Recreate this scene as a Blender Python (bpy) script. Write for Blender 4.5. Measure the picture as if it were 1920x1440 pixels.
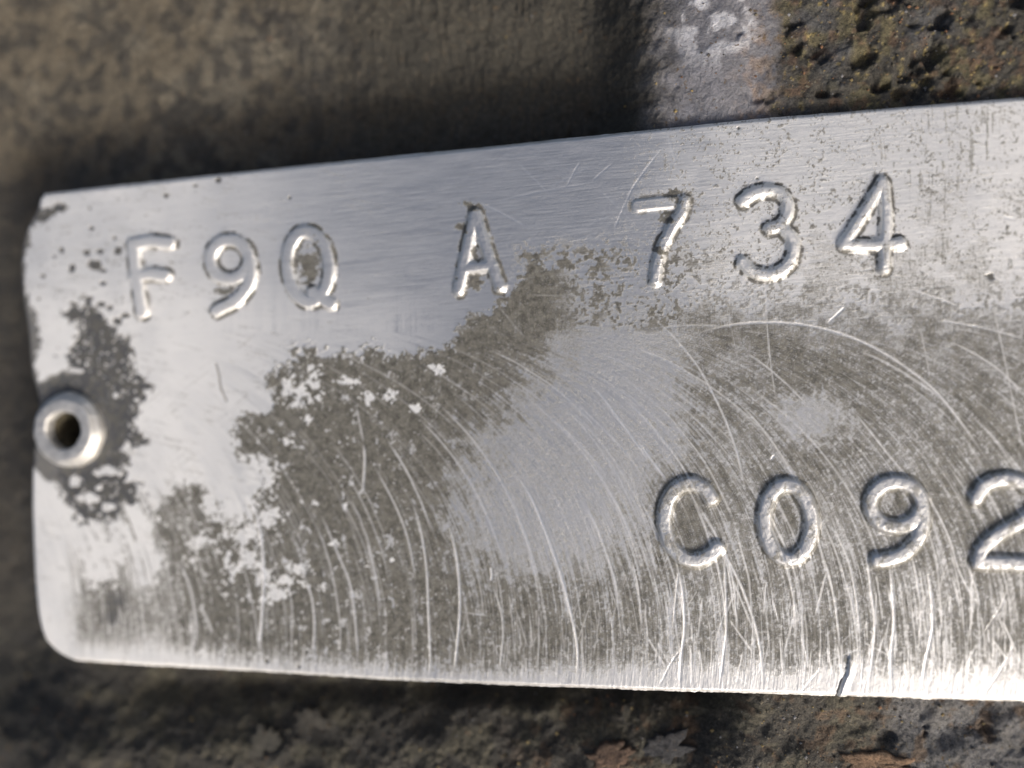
import bpy, math, random
import numpy as np
from mathutils import Matrix, Vector

for o in list(bpy.data.objects):
    bpy.data.objects.remove(o)
scene = bpy.context.scene
C = scene.collection
scene.unit_settings.system = 'METRIC'
scene.unit_settings.scale_length = 0.01          # one Blender unit is one centimetre
S = 1.0 / 450.0                                  # centimetres per plan unit (about one photo pixel at mid plate)

# ------------------------------------------------------------------ camera
F = 1600.0
e1 = np.array([7124.0, 251.0, F]); e1 /= np.linalg.norm(e1)
e2 = np.array([-0.04, 1.0, 0.0]); e2 -= e1 * e2.dot(e1); e2 /= np.linalg.norm(e2)
e3 = np.cross(e1, e2)
RW = np.stack([e1, e2, e3])                      # camera axes -> plate axes (plate lies in the world XY plane)
cam_pos = -RW @ np.array([0, 0, -F])             # in plan units
cam_data = bpy.data.cameras.new('camera')
cam = bpy.data.objects.new('camera', cam_data)
C.objects.link(cam)
M = Matrix([[float(RW[i][j]) for j in range(3)] for i in range(3)]).to_4x4()
M.translation = Vector([float(v) for v in cam_pos * S])
cam.matrix_world = M
cam_data.sensor_width = 36
cam_data.lens = F / 1920 * 36
cam_data.clip_start = 0.05
cam_data.clip_end = 500
cam_data.dof.use_dof = True
scene.camera = cam


def to_plan(u, v, z=0.0):
    """a traced position on the plate face (or on a level z below it) -> plan coordinates"""
    r = RW @ np.array([u - 960.0, -(v - 720.0), -F])
    t = (z - cam_pos[2]) / r[2]
    p = cam_pos + r * t
    return p[0], p[1]


def trace_of(X, Y, Z=0.0):
    """plan coordinates -> the tracing sheet's coordinates (vectorised)"""
    dx, dy, dz = X - cam_pos[0], Y - cam_pos[1], Z - cam_pos[2]
    cx = RW[0, 0] * dx + RW[1, 0] * dy + RW[2, 0] * dz
    cy = RW[0, 1] * dx + RW[1, 1] * dy + RW[2, 1] * dz
    cz = RW[0, 2] * dx + RW[1, 2] * dy + RW[2, 2] * dz
    return 960 + F * cx / -cz, 720 - F * cy / -cz


fx, fy = to_plan(1330, 760)
focus = (np.array([fx, fy, 0]) - cam_pos)
view = RW @ np.array([0, 0, -1.0])
cam_data.dof.focus_distance = float(focus.dot(view)) * S
cam_data.dof.aperture_fstop = 0.20
cam_data.dof.aperture_blades = 0

# ------------------------------------------------------------------ sky and sun
SUN_EL = math.radians(31)
sun_dir = Vector((0.60, -0.80, 0)).normalized() * math.cos(SUN_EL) + Vector((0, 0, math.sin(SUN_EL)))
world = bpy.data.worlds.new('World')
scene.world = world
world.use_nodes = True
wn = world.node_tree
bg = wn.nodes['Background']
sky = wn.nodes.new('ShaderNodeTexSky')
sky.sky_type = 'NISHITA'
sky.sun_disc = False
sky.sun_elevation = SUN_EL
sky.sun_rotation = math.atan2(sun_dir.x, sun_dir.y)
sky.air_density = 1.0
sky.dust_density = 9.0
sky.ozone_density = 0.5
wn.links.new(sky.outputs[0], bg.inputs[0])
bg.inputs[1].default_value = 0.078
sd = bpy.data.lights.new('sun', 'SUN')
sd.energy = 1.5
sd.angle = math.radians(14)
sd.color = (1.0, 0.985, 0.965)
sun = bpy.data.objects.new('sun', sd)
C.objects.link(sun)
sun.rotation_euler = sun_dir.to_track_quat('Z', 'Y').to_euler()
sun.location = sun_dir * 20
scene.view_settings.view_transform = 'Standard'
scene.view_settings.look = 'None'
scene.view_settings.exposure = 0.68
scene.view_settings.gamma = 1.0

# ------------------------------------------------------------------ numeric helpers
rng = np.random.default_rng(7)
TAB = [rng.random((256, 256)).astype(np.float32) for _ in range(6)]


def vn(x, y, s=0):
    T = TAB[s % 6]
    x = x + 37.7 * s; y = y + 91.3 * s
    xi = np.floor(x); yi = np.floor(y)
    fx_ = (x - xi); fy_ = (y - yi)
    fx_ = fx_ * fx_ * (3 - 2 * fx_); fy_ = fy_ * fy_ * (3 - 2 * fy_)
    xi = xi.astype(np.int64) & 255; yi = yi.astype(np.int64) & 255
    x1 = (xi + 1) & 255; y1 = (yi + 1) & 255
    a = T[xi, yi] * (1 - fx_) + T[x1, yi] * fx_
    b = T[xi, y1] * (1 - fx_) + T[x1, y1] * fx_
    return a * (1 - fy_) + b * fy_


def fbm(x, y, s=0, n=4, g=0.5):
    r = 0; a = 1.0; t = 0
    for k in range(n):
        r = r + a * vn(x * 2.03 ** k + 0.3 * k * y * 0, y * 2.03 ** k, s + k)
        t += a; a *= g
    return r / t


def sst(a, b, x):
    t = np.clip((x - a) / (b - a), 0, 1)
    return t * t * (3 - 2 * t)


def seg_dist(u, v, pts):
    d = np.full(u.shape, 1e9, np.float64)
    for (ax, ay), (bx, by) in zip(pts[:-1], pts[1:]):
        px, py = u - ax, v - ay
        ex, ey = bx - ax, by - ay
        t = np.clip((px * ex + py * ey) / (ex * ex + ey * ey + 1e-9), 0, 1)
        d = np.minimum(d, (px - t * ex) ** 2 + (py - t * ey) ** 2)
    return np.sqrt(d)


def poly_sd(u, v, pts):
    """signed distance, positive inside"""
    pts = list(pts)
    d = seg_dist(u, v, pts + [pts[0]])
    ins = np.zeros(u.shape, bool)
    n = len(pts)
    for i in range(n):
        (x1, y1), (x2, y2) = pts[i], pts[(i + 1) % n]
        if y1 == y2:
            continue
        c = ((y1 > v) != (y2 > v)) & (u < (x2 - x1) * (v - y1) / (y2 - y1) + x1)
        ins ^= c
    return np.where(ins, d, -d)


def smooth_path(pts, n=6):
    if len(pts) < 3:
        return pts
    P = [pts[0]] + list(pts) + [pts[-1]]
    out = []
    for i in range(1, len(P) - 2):
        p0, p1, p2, p3 = [np.array(p, float) for p in P[i - 1:i + 3]]
        for k in range(n):
            t = k / n
            q = 0.5 * ((2 * p1) + (-p0 + p2) * t + (2 * p0 - 5 * p1 + 4 * p2 - p3) * t * t + (-p0 + 3 * p1 - 3 * p2 + p3) * t ** 3)
            out.append((q[0], q[1]))
    out.append(tuple(pts[-1]))
    return out


def ell(cx, cy, rx, ry, tilt=0, a0=0, a1=360, n=36):
    o = []
    for k in range(n + 1):
        a = math.radians(a0 + (a1 - a0) * k / n)
        x, y = rx * math.cos(a), ry * math.sin(a)
        t = math.radians(tilt)
        o.append((cx + x * math.cos(t) - y * math.sin(t), cy + x * math.sin(t) + y * math.cos(t)))
    return o


# ------------------------------------------------------------------ material helpers
def new_mat(name):
    m = bpy.data.materials.new(name)
    m.use_nodes = True
    nt = m.node_tree
    return m, nt, nt.nodes['Principled BSDF']


class N:
    def __init__(s, nt):
        s.nt = nt

    def put(s, sock, v):
        if isinstance(v, bpy.types.NodeSocket):
            s.nt.links.new(v, sock)
        elif v is not None:
            sock.default_value = v

    def math(s, op, a, b=None, c=None, clamp=False):
        n = s.nt.nodes.new('ShaderNodeMath'); n.operation = op; n.use_clamp = clamp
        s.put(n.inputs[0], a); s.put(n.inputs[1], b)
        if c is not None:
            s.put(n.inputs[2], c)
        return n.outputs[0]

    def mix(s, f, a, b, kind='RGBA', blend='MIX'):
        n = s.nt.nodes.new('ShaderNodeMix'); n.data_type = kind
        if kind == 'RGBA':
            n.blend_type = blend
        i = {'RGBA': (6, 7, 2), 'FLOAT': (2, 3, 0)}[kind]
        s.put(n.inputs[0], f); s.put(n.inputs[i[0]], a); s.put(n.inputs[i[1]], b)
        return n.outputs[i[2]]

    def attr(s, name):
        n = s.nt.nodes.new('ShaderNodeAttribute'); n.attribute_name = name
        return n

    def noise(s, vec, scale, detail=3, rough=0.55, dist=0):
        n = s.nt.nodes.new('ShaderNodeTexNoise')
        s.put(n.inputs['Vector'], vec)
        n.inputs['Scale'].default_value = scale
        n.inputs['Detail'].default_value = detail
        n.inputs['Roughness'].default_value = rough
        n.inputs['Distortion'].default_value = dist
        return n.outputs[0]

    def vscale(s, vec, v):
        n = s.nt.nodes.new('ShaderNodeVectorMath'); n.operation = 'MULTIPLY'
        s.put(n.inputs[0], vec); n.inputs[1].default_value = v
        return n.outputs[0]

    def ramp(s, f, lo, hi):
        n = s.nt.nodes.new('ShaderNodeMapRange'); n.interpolation_type = 'SMOOTHSTEP'
        s.put(n.inputs[0], f); n.inputs[1].default_value = lo; n.inputs[2].default_value = hi
        return n.outputs[0]

    def bump(s, h, strength, dist, normal=None):
        n = s.nt.nodes.new('ShaderNodeBump')
        s.put(n.inputs['Height'], h); n.inputs['Strength'].default_value = strength
        n.inputs['Distance'].default_value = dist
        if normal is not None:
            s.put(n.inputs['Normal'], normal)
        return n.outputs[0]

    def pos(s):
        return s.nt.nodes.new('ShaderNodeNewGeometry').outputs['Position']


# aluminium sheet: bare metal, pale matt metal with painted-in reflection, brown grime, dark oxide, fresh scratches
plate_mat, nt, P = new_mat('worn_aluminium')
n = N(nt)
w = n.attr('wear'); fl = n.attr('flow').outputs['Vector']
sep = nt.nodes.new('ShaderNodeSeparateColor'); nt.links.new(w.outputs['Color'], sep.inputs[0])
grime, dark, matte_sheen, scr = sep.outputs[0], sep.outputs[1], sep.outputs[2], w.outputs['Alpha']
pos = n.pos()
fl2 = n.attr('brush').outputs['Vector']
lw = nt.nodes.new('ShaderNodeSeparateXYZ'); nt.links.new(fl2, lw.inputs[0])
streak = n.mix(lw.outputs[2], n.noise(n.vscale(fl, (170, 7, 1)), 1.0, 4, 0.65), n.noise(n.vscale(fl2, (170, 6, 0)), 1.0, 4, 0.65), 'FLOAT')
smear = n.mix(lw.outputs[2], n.noise(n.vscale(fl, (60, 12, 1)), 1.0, 5, 0.7), n.noise(n.vscale(fl2, (60, 10, 0)), 1.0, 5, 0.7), 'FLOAT')
grain = n.mix(0.5, n.noise(pos, 190, 3, 0.75), n.noise(pos, 70, 4, 0.7), 'FLOAT')
blot = n.noise(pos, 28, 4, 0.6)
gf = n.math('ADD', grime, n.math('MULTIPLY', n.math('SUBTRACT', grain, 0.5), 2.6))
gf = n.math('ADD', gf, n.math('MULTIPLY', n.math('SUBTRACT', streak, 0.5), 1.1))
gf = n.math('MULTIPLY', n.ramp(gf, 0.0, 0.92), n.ramp(grime, 0.0, 0.25))
gf = n.math('ADD', n.math('MULTIPLY', gf, 0.78), n.math('MULTIPLY', n.ramp(grime, 0.15, 0.7), 0.22), clamp=True)
bare = n.mix(n.ramp(streak, 0.3, 0.7), (0.56, 0.575, 0.595, 1), (0.70, 0.71, 0.725, 1))
met = n.mix(matte_sheen, bare, (0.93, 0.93, 0.92, 1))
met = n.mix(n.ramp(smear, 0.56, 0.80), met, (0.55, 0.545, 0.53, 1))
met = n.mix(n.ramp(grain, 0.62, 0.70), met, (0.42, 0.40, 0.36, 1))
gcol = n.mix(n.ramp(blot, 0.35, 0.65), (0.062, 0.060, 0.052, 1), (0.150, 0.145, 0.128, 1))
gcol = n.mix(n.ramp(grain, 0.50, 0.62), gcol, (0.25, 0.245, 0.215, 1))
col = n.mix(gf, met, gcol)
dcol = n.mix(n.ramp(blot, 0.4, 0.6), (0.075, 0.078, 0.085, 1), (0.11, 0.108, 0.10, 1))
col = n.mix(dark, col, dcol)
col = n.mix(scr, col, (0.92, 0.93, 0.95, 1))
nt.links.new(col, P.inputs['Base Color'])
cover = n.math('MULTIPLY', n.math('MAXIMUM', gf, dark), n.math('SUBTRACT', 1.0, scr))
metal = n.math('MULTIPLY', n.math('SUBTRACT', 0.88, n.math('MULTIPLY', cover, 0.70)), n.math('SUBTRACT', 1.0, n.math('MULTIPLY', matte_sheen, 0.45)))
nt.links.new(metal, P.inputs['Metallic'])
ro = n.mix(matte_sheen, 0.41, 0.60, 'FLOAT')
ro = n.mix(cover, ro, 0.62, 'FLOAT')
ro = n.math('ADD', ro, n.math('MULTIPLY', n.math('SUBTRACT', streak, 0.5), 0.25))
nt.links.new(ro, P.inputs['Roughness'])
b1 = n.bump(streak, 0.16, 0.008)
b2 = n.bump(n.math('ADD', grain, n.math('MULTIPLY', gf, 0.5)), 0.16, 0.008, b1)
nt.links.new(b2, P.inputs['Normal'])

# cast iron skin under the plate, dusty and rusted
iron_mat, nt, P = new_mat('dusty_cast_iron')
n = N(nt)
t = n.attr('tint'); pos = n.pos()
g1 = n.noise(pos, 55, 5, 0.7); g2 = n.noise(pos, 160, 4, 0.7); g3 = n.noise(pos, 14, 5, 0.6)
k = n.math('ADD', n.math('MULTIPLY', n.ramp(g1, 0.3, 0.7), 0.9), n.math('MULTIPLY', n.ramp(g2, 0.3, 0.7), 0.5))
k = n.math('ADD', k, 0.28)
k = n.mix(t.outputs['Alpha'], 1.0, k, 'FLOAT')
sc = nt.nodes.new('ShaderNodeVectorMath'); sc.operation = 'SCALE'
nt.links.new(t.outputs['Color'], sc.inputs[0]); nt.links.new(k, sc.inputs['Scale'])
rust = n.mix(n.ramp(n.noise(pos, 38, 3, 0.6), 0.62, 0.72), sc.outputs[0], (0.14, 0.10, 0.06, 1))
rust2 = n.mix(n.ramp(g3, 0.5, 0.7), rust, sc.outputs[0])
nt.links.new(rust2, P.inputs['Base Color'])
nt.links.new(n.mix(n.ramp(g2, 0.4, 0.65), 0.85, 0.5, 'FLOAT'), P.inputs['Roughness'])
P.inputs['Specular IOR Level'].default_value = 0.55
bb = n.bump(g1, 0.7, 0.03)
nt.links.new(n.bump(g2, 0.5, 0.012, bb), P.inputs['Normal'])

# rivet metal
rivet_mat, nt, P = new_mat('dull_rivet_steel')
n = N(nt); pos = n.pos()
g = n.noise(pos, 22, 4, 0.6)
g2 = n.noise(pos, 110, 3, 0.6)
nt.links.new(n.mix(n.ramp(g, 0.35, 0.75), (0.58, 0.575, 0.565, 1), (0.74, 0.74, 0.73, 1)), P.inputs['Base Color'])
P.inputs['Metallic'].default_value = 0.85
nt.links.new(n.mix(g, 0.50, 0.66, 'FLOAT'), P.inputs['Roughness'])
nt.links.new(n.bump(g2, 0.15, 0.01, n.bump(g, 0.35, 0.03)), P.inputs['Normal'])
bore_mat, nt, P = new_mat('grimy_bore')
n = N(nt); pos = n.pos()
g = n.noise(pos, 30, 4, 0.6)
nt.links.new(n.mix(n.ramp(g, 0.35, 0.65), (0.018, 0.016, 0.013, 1), (0.10, 0.085, 0.055, 1)), P.inputs['Base Color'])
P.inputs['Roughness'].default_value = 0.6
nt.links.new(n.bump(g, 0.5, 0.02), P.inputs['Normal'])


def grid_mesh(name, XYZ, normals, face_sel, mat, attrs, parent=None):
    """link the selected quads of a grid as one mesh; XYZ, normals (R,C,3); face_sel (R-1,C-1)"""
    R_, C_ = XYZ.shape[:2]
    idx = np.arange(R_ * C_).reshape(R_, C_)
    q = np.stack([idx[1:, :-1], idx[1:, 1:], idx[:-1, 1:], idx[:-1, :-1]], -1)[face_sel]
    used, inv = np.unique(q.ravel(), return_inverse=True)
    co = XYZ.reshape(-1, 3)[used].astype(np.float32)
    nf = len(q)
    me = bpy.data.meshes.new(name)
    me.vertices.add(len(used)); me.loops.add(nf * 4); me.polygons.add(nf)
    me.vertices.foreach_set('co', co.ravel())
    me.loops.foreach_set('vertex_index', inv.ravel().astype(np.int32))
    me.polygons.foreach_set('loop_start', np.arange(0, nf * 4, 4, dtype=np.int32))
    me.update(calc_edges=True)
    me.polygons.foreach_set('use_smooth', np.ones(nf, bool))
    for an, (kind, arr) in attrs.items():
        a = me.attributes.new(an, kind, 'POINT')
        ch = arr.shape[-1]
        a.data.foreach_set('color' if kind == 'FLOAT_COLOR' else 'vector', arr.reshape(-1, ch)[used].astype(np.float32).ravel())
    if normals is not None:
        me.normals_split_custom_set_from_vertices(normals.reshape(-1, 3)[used].tolist())
    me.materials.append(mat)
    ob = bpy.data.objects.new(name, me)
    C.objects.link(ob)
    if parent:
        ob.parent = parent
    return ob, used


def grid_normals(XYZ):
    du = np.gradient(XYZ, axis=1); dv = np.gradient(XYZ, axis=0)
    nn = np.cross(du, -dv)
    nn /= np.linalg.norm(nn, axis=-1, keepdims=True) + 1e-12
    nn[nn[..., 2] < 0] *= -1
    return nn


# ------------------------------------------------------------------ the cast surface
RIV = (127, 806)


def surface_height(u, v):
    rc = 0.0
    # the raised pad and everything right of it lie close under the plate
    edge = 1190 + 22 * (fbm(v / 60, u * 0, 2) - 0.5) + (v < 720) * 0 + 190 * sst(720, 1300, v)
    right = sst(-95, 50, u - edge)
    z = -150 * (1 - right) + -24 * right
    # below the plate the casting climbs towards the front
    up = sst(1240, 1470, v) * (1 - right)
    z = z + up * 95
    z = z - 75 * sst(150, -90, u) * sst(215, 330, v)
    # left upper ground leans up a little
    z = z + 22 * sst(250, -60, v) * (1 - right)
    pad = np.exp(-((u - 1350) / 95) ** 2) * sst(330, 120, v)
    z = z + 14 * pad
    # relief
    lump = fbm(u / 120, v / 120, 0, 5, 0.55) - 0.5
    z = z + lump * (26 - 8 * right)
    fine = fbm(u / 22, v / 22, 3, 4, 0.6) - 0.5
    z = z + fine * 12 * (1 - 0.85 * pad)
    grit_ = fbm(u / 7, v / 7, 1, 3, 0.6) - 0.5
    z = z + grit_ * 5 * (1 - 0.6 * pad)
    # vertical tool marks over the dark ground left of the pad
    vm = fbm(u / 6, v / 45, 4, 3) - 0.5
    z = z + vm * 9 * sst(380, 560, u) * (1 - right) * sst(600, 300, v)
    # pits of the rough right part
    pz = sst(1440, 1500, u) * sst(720, 500, v)
    pit = sst(0.60, 0.78, fbm(u / 48, v / 42, 5, 3))
    z = z - pit * 20 * pz
    for (px, py, pr, pd) in [(1525, 115, 28, 26), (1610, 125, 34, 30), (1725, 118, 38, 36), (1690, 160, 18, 16), (1625, 20, 20, 22), (1870, 75, 18, 20), (1800, 60, 22, 14), (1480, 60, 16, 14), (1385, 85, 7, 10), (1410, 200, 24, 12), (1445, 198, 20, 10), (1720, 1350, 18, 18), (1835, 1352, 24, 22), (1655, 1370, 26, 16), (1860, 182, 24, 12)]:
        rr = np.hypot(u - px, (v - py) * 1.1) + 34 * (fbm(u / 14, v / 14, 2, 3) - 0.5)
        z = z - 0.7 * pd * sst(pr, pr * 0.1, rr)
    # crusty lumps along the bottom
    bz = sst(1270, 1330, v)
    crust = np.abs(fbm(u / 55, v / 38, 4, 4) - 0.5) * 2
    z = z - bz * (sst(0.22, 0.0, crust)) * 2 * (1 - right * 0.5)
    z = z - bz * 34 * sst(1345, 1290, v) * (1 - right) * sst(150, 300, u)
    z = z + bz * 26 * (fbm(u / 70, v / 60, 5, 2) - 0.5)
    return z


def spaced(a, b, step, far0, far1, g=1.18):
    core = list(np.arange(a, b + step * 0.5, step))
    lo = []; s = step; x = a
    while x > far0:
        s *= g; x -= s; lo.append(x)
    hi = []; s = step; x = core[-1]
    while x < far1:
        s *= g; x += s; hi.append(x)
    return np.array(lo[::-1] + core + hi)


x0, _ = to_plan(-90, 720, -100); x1, _ = to_plan(2010, 720, 0)
_, y1 = to_plan(1920, -30, 0); _, y0 = to_plan(1920, 1475, 0)
_, y1b = to_plan(0, -60, -150); _, y0b = to_plan(0, 1500, -150)
gx = spaced(x0, x1, 3.4, x0 - 4500, x1 + 4500)
gy = spaced(min(y0, y0b), max(y1, y1b), 3.4, min(y0, y0b) - 4500, max(y1, y1b) + 4500)[::-1]
GX, GY = np.meshgrid(gx, gy)
U, V = trace_of(np.clip(GX, -1700, 1700), np.clip(GY, -1500, 1500), -70.0)
Z = surface_height(U, V)
# tint of the metal skin, with a highlight and some shadow painted in
def lay(base, colr, m):
    return base * (1 - m[..., None]) + np.array(colr) * m[..., None]


f1 = fbm(U / 90, V / 90, 1, 4); f2 = fbm(U / 26, V / 26, 2, 4); f3 = fbm(U / 9, V / 9, 3, 3)
T_ = np.zeros(U.shape + (3,)) + np.array([0.105, 0.092, 0.070])
T_ = lay(T_, (0.17, 0.145, 0.105), sst(620, 240, U) * sst(560, 250, V))
T_ = lay(T_, (0.20, 0.18, 0.14), sst(0.5, 0.7, f1) * 0.6)
T_ = lay(T_, (0.045, 0.043, 0.041), sst(0.54, 0.38, f2) * 0.7)
T_ *= 0.86
T_ = lay(T_, (0.06, 0.055, 0.043), sst(480, 800, U) * sst(1230, 1170, U) * sst(700, 400, V) * 0.85)  # darker ground left of the pad
padm = sst(1180, 1310, U + 90 * (f2 - 0.5)) * sst(1490, 1400, U + 110 * (f2 - 0.5) + 60 * (f3 - 0.5)) * sst(600, 300, V)
T_ = lay(T_, (0.235, 0.24, 0.275), padm * (0.65 + 0.35 * f2))
T_ = lay(T_, (0.29, 0.20, 0.14), padm * sst(1365, 1430, U + 90 * (f1 - 0.5)) * sst(0.38, 0.62, f2 * 0.6 + f3 * 0.4) * 0.8)
T_ = lay(T_, (0.62, 0.63, 0.68), padm * sst(0.46, 0.60, f2) * sst(120, 50, np.hypot(U - 1345, (V - 40) * 0.9)) * 0.9)  # highlight on top of the pad, painted into the tint
rm = sst(1430, 1490, U + 40 * (f2 - 0.5)) * sst(800, 600, V)
T_ = lay(T_, (0.058, 0.054, 0.046), rm)
T_ = lay(T_, (0.12, 0.105, 0.055), rm * sst(0.50, 0.64, f2) * 0.8)
T_ = lay(T_, (0.13, 0.08, 0.05), rm * sst(0.58, 0.70, fbm(U / 18, V / 18, 5, 3)) * 0.7)
T_ = lay(T_, (0.075, 0.078, 0.085), rm * sst(0.54, 0.70, f1) * 0.7)
bm_ = sst(1100, 1250, V)
T_ = lay(T_, (0.055, 0.051, 0.043), bm_ * 0.9)
T_ = lay(T_, (0.11, 0.10, 0.07), bm_ * sst(0.5, 0.65, fbm(U / 45, V / 30, 0, 3)) * 0.8)
T_ = lay(T_, (0.15, 0.15, 0.155), bm_ * sst(1620, 1720, U + 80 * (f1 - 0.5)) * (0.6 + 0.4 * f2))
T_ = lay(T_, (0.12, 0.08, 0.05), bm_ * sst(0.60, 0.70, fbm(U / 30, V / 26, 4, 3)) * sst(900, 1050, U) * 0.8)
T_ = lay(T_, (0.30, 0.24, 0.10), rm * sst(0.72, 0.80, f3))
T_ = lay(T_, (0.035, 0.033, 0.031), sst(230, 60, U) * sst(230, 330, V) * 0.6)  # shadow beside the plate's left edge, darkened into the tint
XYZ = np.stack([GX * S, GY * S, Z * S], -1)
tint = np.concatenate([T_, (1 - 0.62 * padm)[..., None]], -1)
surface, _ = grid_mesh('cast_iron_surface', XYZ, None, np.ones((len(gy) - 1, len(gx) - 1), bool), iron_mat, {'tint': ('FLOAT_COLOR', tint)})
surface['kind'] = 'structure'
surface['label'] = 'rough dirty cast iron surface behind the plate'

# ------------------------------------------------------------------ outline of the plate (traced)
TOP = [(-50, 372), (85, 362), (300, 338), (500, 316), (730, 293), (960, 269), (1200, 244), (1440, 220), (1680, 200), (1920, 182), (2100, 168)]
BOT = [(-50, 1232), (142, 1240), (300, 1250), (480, 1260), (700, 1274), (960, 1286), (1220, 1296), (1500, 1304), (1920, 1317), (2100, 1322)]
LEFT = [(366, 80), (372, 74), (390, 70), (410, 58), (430, 48), (455, 41), (490, 37), (537, 39), (575, 44), (600, 48), (630, 52), (665, 54), (703, 59), (718, 64), (750, 70), (820, 68), (843, 60), (950, 59), (1044, 62), (1110, 66), (1153, 71), (1180, 77), (1200, 85), (1214, 97), (1226, 112), (1234, 128), (1239, 142), (1243, 162)]
tp = np.array([to_plan(*p) for p in TOP]); bp = np.array([to_plan(*p) for p in BOT])
lp = np.array([to_plan(u_, v_) for (v_, u_) in LEFT])
lt = []
for (X_, Y_) in lp:
    yt = np.interp(X_, tp[:, 0], tp[:, 1]); yb = np.interp(X_, bp[:, 0], bp[:, 1])
    lt.append((yt - Y_) / (yt - yb))
lt = np.array(lt)
STEP = 1.72
X0 = lp[:, 0].min()
X1, _ = to_plan(2030, 720)
cols = list(np.arange(0, X1 - X0, STEP)); s_ = STEP; x_ = cols[-1]
while x_ < X1 - X0 + 620:
    s_ *= 1.12; x_ += s_; cols.append(x_)
cols = np.array(cols)
rows = np.linspace(0, 1, int(985 / STEP))
# rows crowd a little towards both long edges for a crisp rim
SS, TT = np.meshgrid(cols, rows)
xl = np.interp(rows, lt, lp[:, 0]) + 3.0 * (fbm(rows * 60, rows * 0, 1, 3) - 0.5) * sst(0.45, 0.1, rows)
PX = SS + X0 + (xl[:, None] - X0) * np.clip(1 - SS / 260, 0, 1) ** 1.5
jt = 1.8 * (fbm(PX / 9, PX * 0 + 3, 2, 3) - 0.5) * sst(900, 1300, trace_of(PX, PX * 0)[0]) * 0 
yt = np.interp(PX, tp[:, 0], tp[:, 1]) + 1.6 * (fbm(PX / 14, PX * 0, 2, 3) - 0.5) + 2.2 * (fbm(PX / 160, PX * 0, 3, 2) - 0.5)
yb = np.interp(PX, bp[:, 0], bp[:, 1]) + 3.4 * (fbm(PX / 8, PX * 0 + 9, 1, 3) - 0.5) + 2.2 * (fbm(PX / 120, PX * 0, 4, 2) - 0.5)
PY = yt + TT * (yb - yt)
U, V = trace_of(PX, PY, 0.0)

# ------------------------------------------------------------------ embossed characters (traced centre lines)
CH = [
    ('embossed_letter', 'embossed letter F, crisp and clean', 12.4, 6.5, True, [[(251, 459), (285, 452), (320, 456)], [(251, 459), (255, 500), (268, 586)], [(254, 519), (285, 514), (311, 517)]]),
    ('embossed_digit', 'embossed digit 9, crisp, with a dirty ring', 12.4, 6.5, True, [ell(432, 487, 36, 36.5, 0), smooth_path([(468, 487), (472, 512), (466, 536), (448, 560), (424, 575), (408, 583)])]),
    ('embossed_letter', 'embossed letter Q with a short tail', 12.5, 6.5, True, [ell(579, 500, 39, 66, -4), [(588, 548), (603, 558), (622, 570)]]),
    ('embossed_letter', 'embossed letter A with dirt at its top and left side', 12.8, 8.0, False, [[(892, 401), (878, 460), (861, 544)], [(892, 401), (913, 470), (937, 538)], [(876, 503), (924, 498)]]),
    ('embossed_digit', 'embossed digit 7, its top bar worn almost flat', 12.5, 9, False, [[(1284, 378), (1279, 400), (1262, 425), (1243, 458), (1234, 490), (1228, 526)]]),
    ('embossed_digit', 'embossed digit 3, soft rounded strokes', 13.4, 9, False, [smooth_path([(1392, 378), (1410, 365), (1437, 358), (1462, 362), (1476, 380), (1475, 405), (1462, 423), (1443, 429)]), smooth_path([(1462, 423), (1482, 443), (1488, 468), (1478, 496), (1455, 512), (1430, 515), (1408, 508), (1392, 492)])]),
    ('embossed_digit', 'embossed digit 4, bold, shadowed on its left side', 12.9, 9.5, False, [[(1654, 342), (1625, 392), (1582, 458)], [(1582, 459), (1640, 461), (1688, 456)], [(1656, 344), (1662, 400), (1658, 504)]]),
    ('embossed_letter', 'embossed letter C, deeply rounded', 16.0, 9.5, False, [smooth_path([(1333, 933), (1318, 914), (1292, 906), (1264, 920), (1248, 950), (1246, 985), (1256, 1018), (1279, 1043), (1305, 1049), (1328, 1041), (1344, 1026)])]),
    ('embossed_digit', 'embossed digit 0, deeply rounded', 16.0, 9.5, False, [ell(1477, 978, 44, 70, -3)]),
    ('embossed_digit', 'embossed digit 9 of the lower row, deeply rounded', 16.0, 9.5, False, [ell(1679, 945, 48, 42, 0), smooth_path([(1727, 945), (1730, 978), (1718, 1012), (1694, 1036), (1665, 1047), (1644, 1050)])]),
    ('embossed_digit', 'embossed digit 2, deeply rounded, cut off by the picture edge', 16.0, 9.5, False, [smooth_path([(1829, 933), (1846, 909), (1880, 898), (1915, 904), (1940, 925), (1941, 952), (1916, 975), (1872, 1000), (1842, 1026), (1833, 1052)]), [(1833, 1053), (1880, 1054), (1960, 1058)]]),
]
H = np.zeros(U.shape)
ring = np.zeros(U.shape); top_of = np.zeros(U.shape)
char_id = np.full(U.shape, -1)
WB = fbm(U / 10, V / 10, 5, 3) - 0.5
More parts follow.
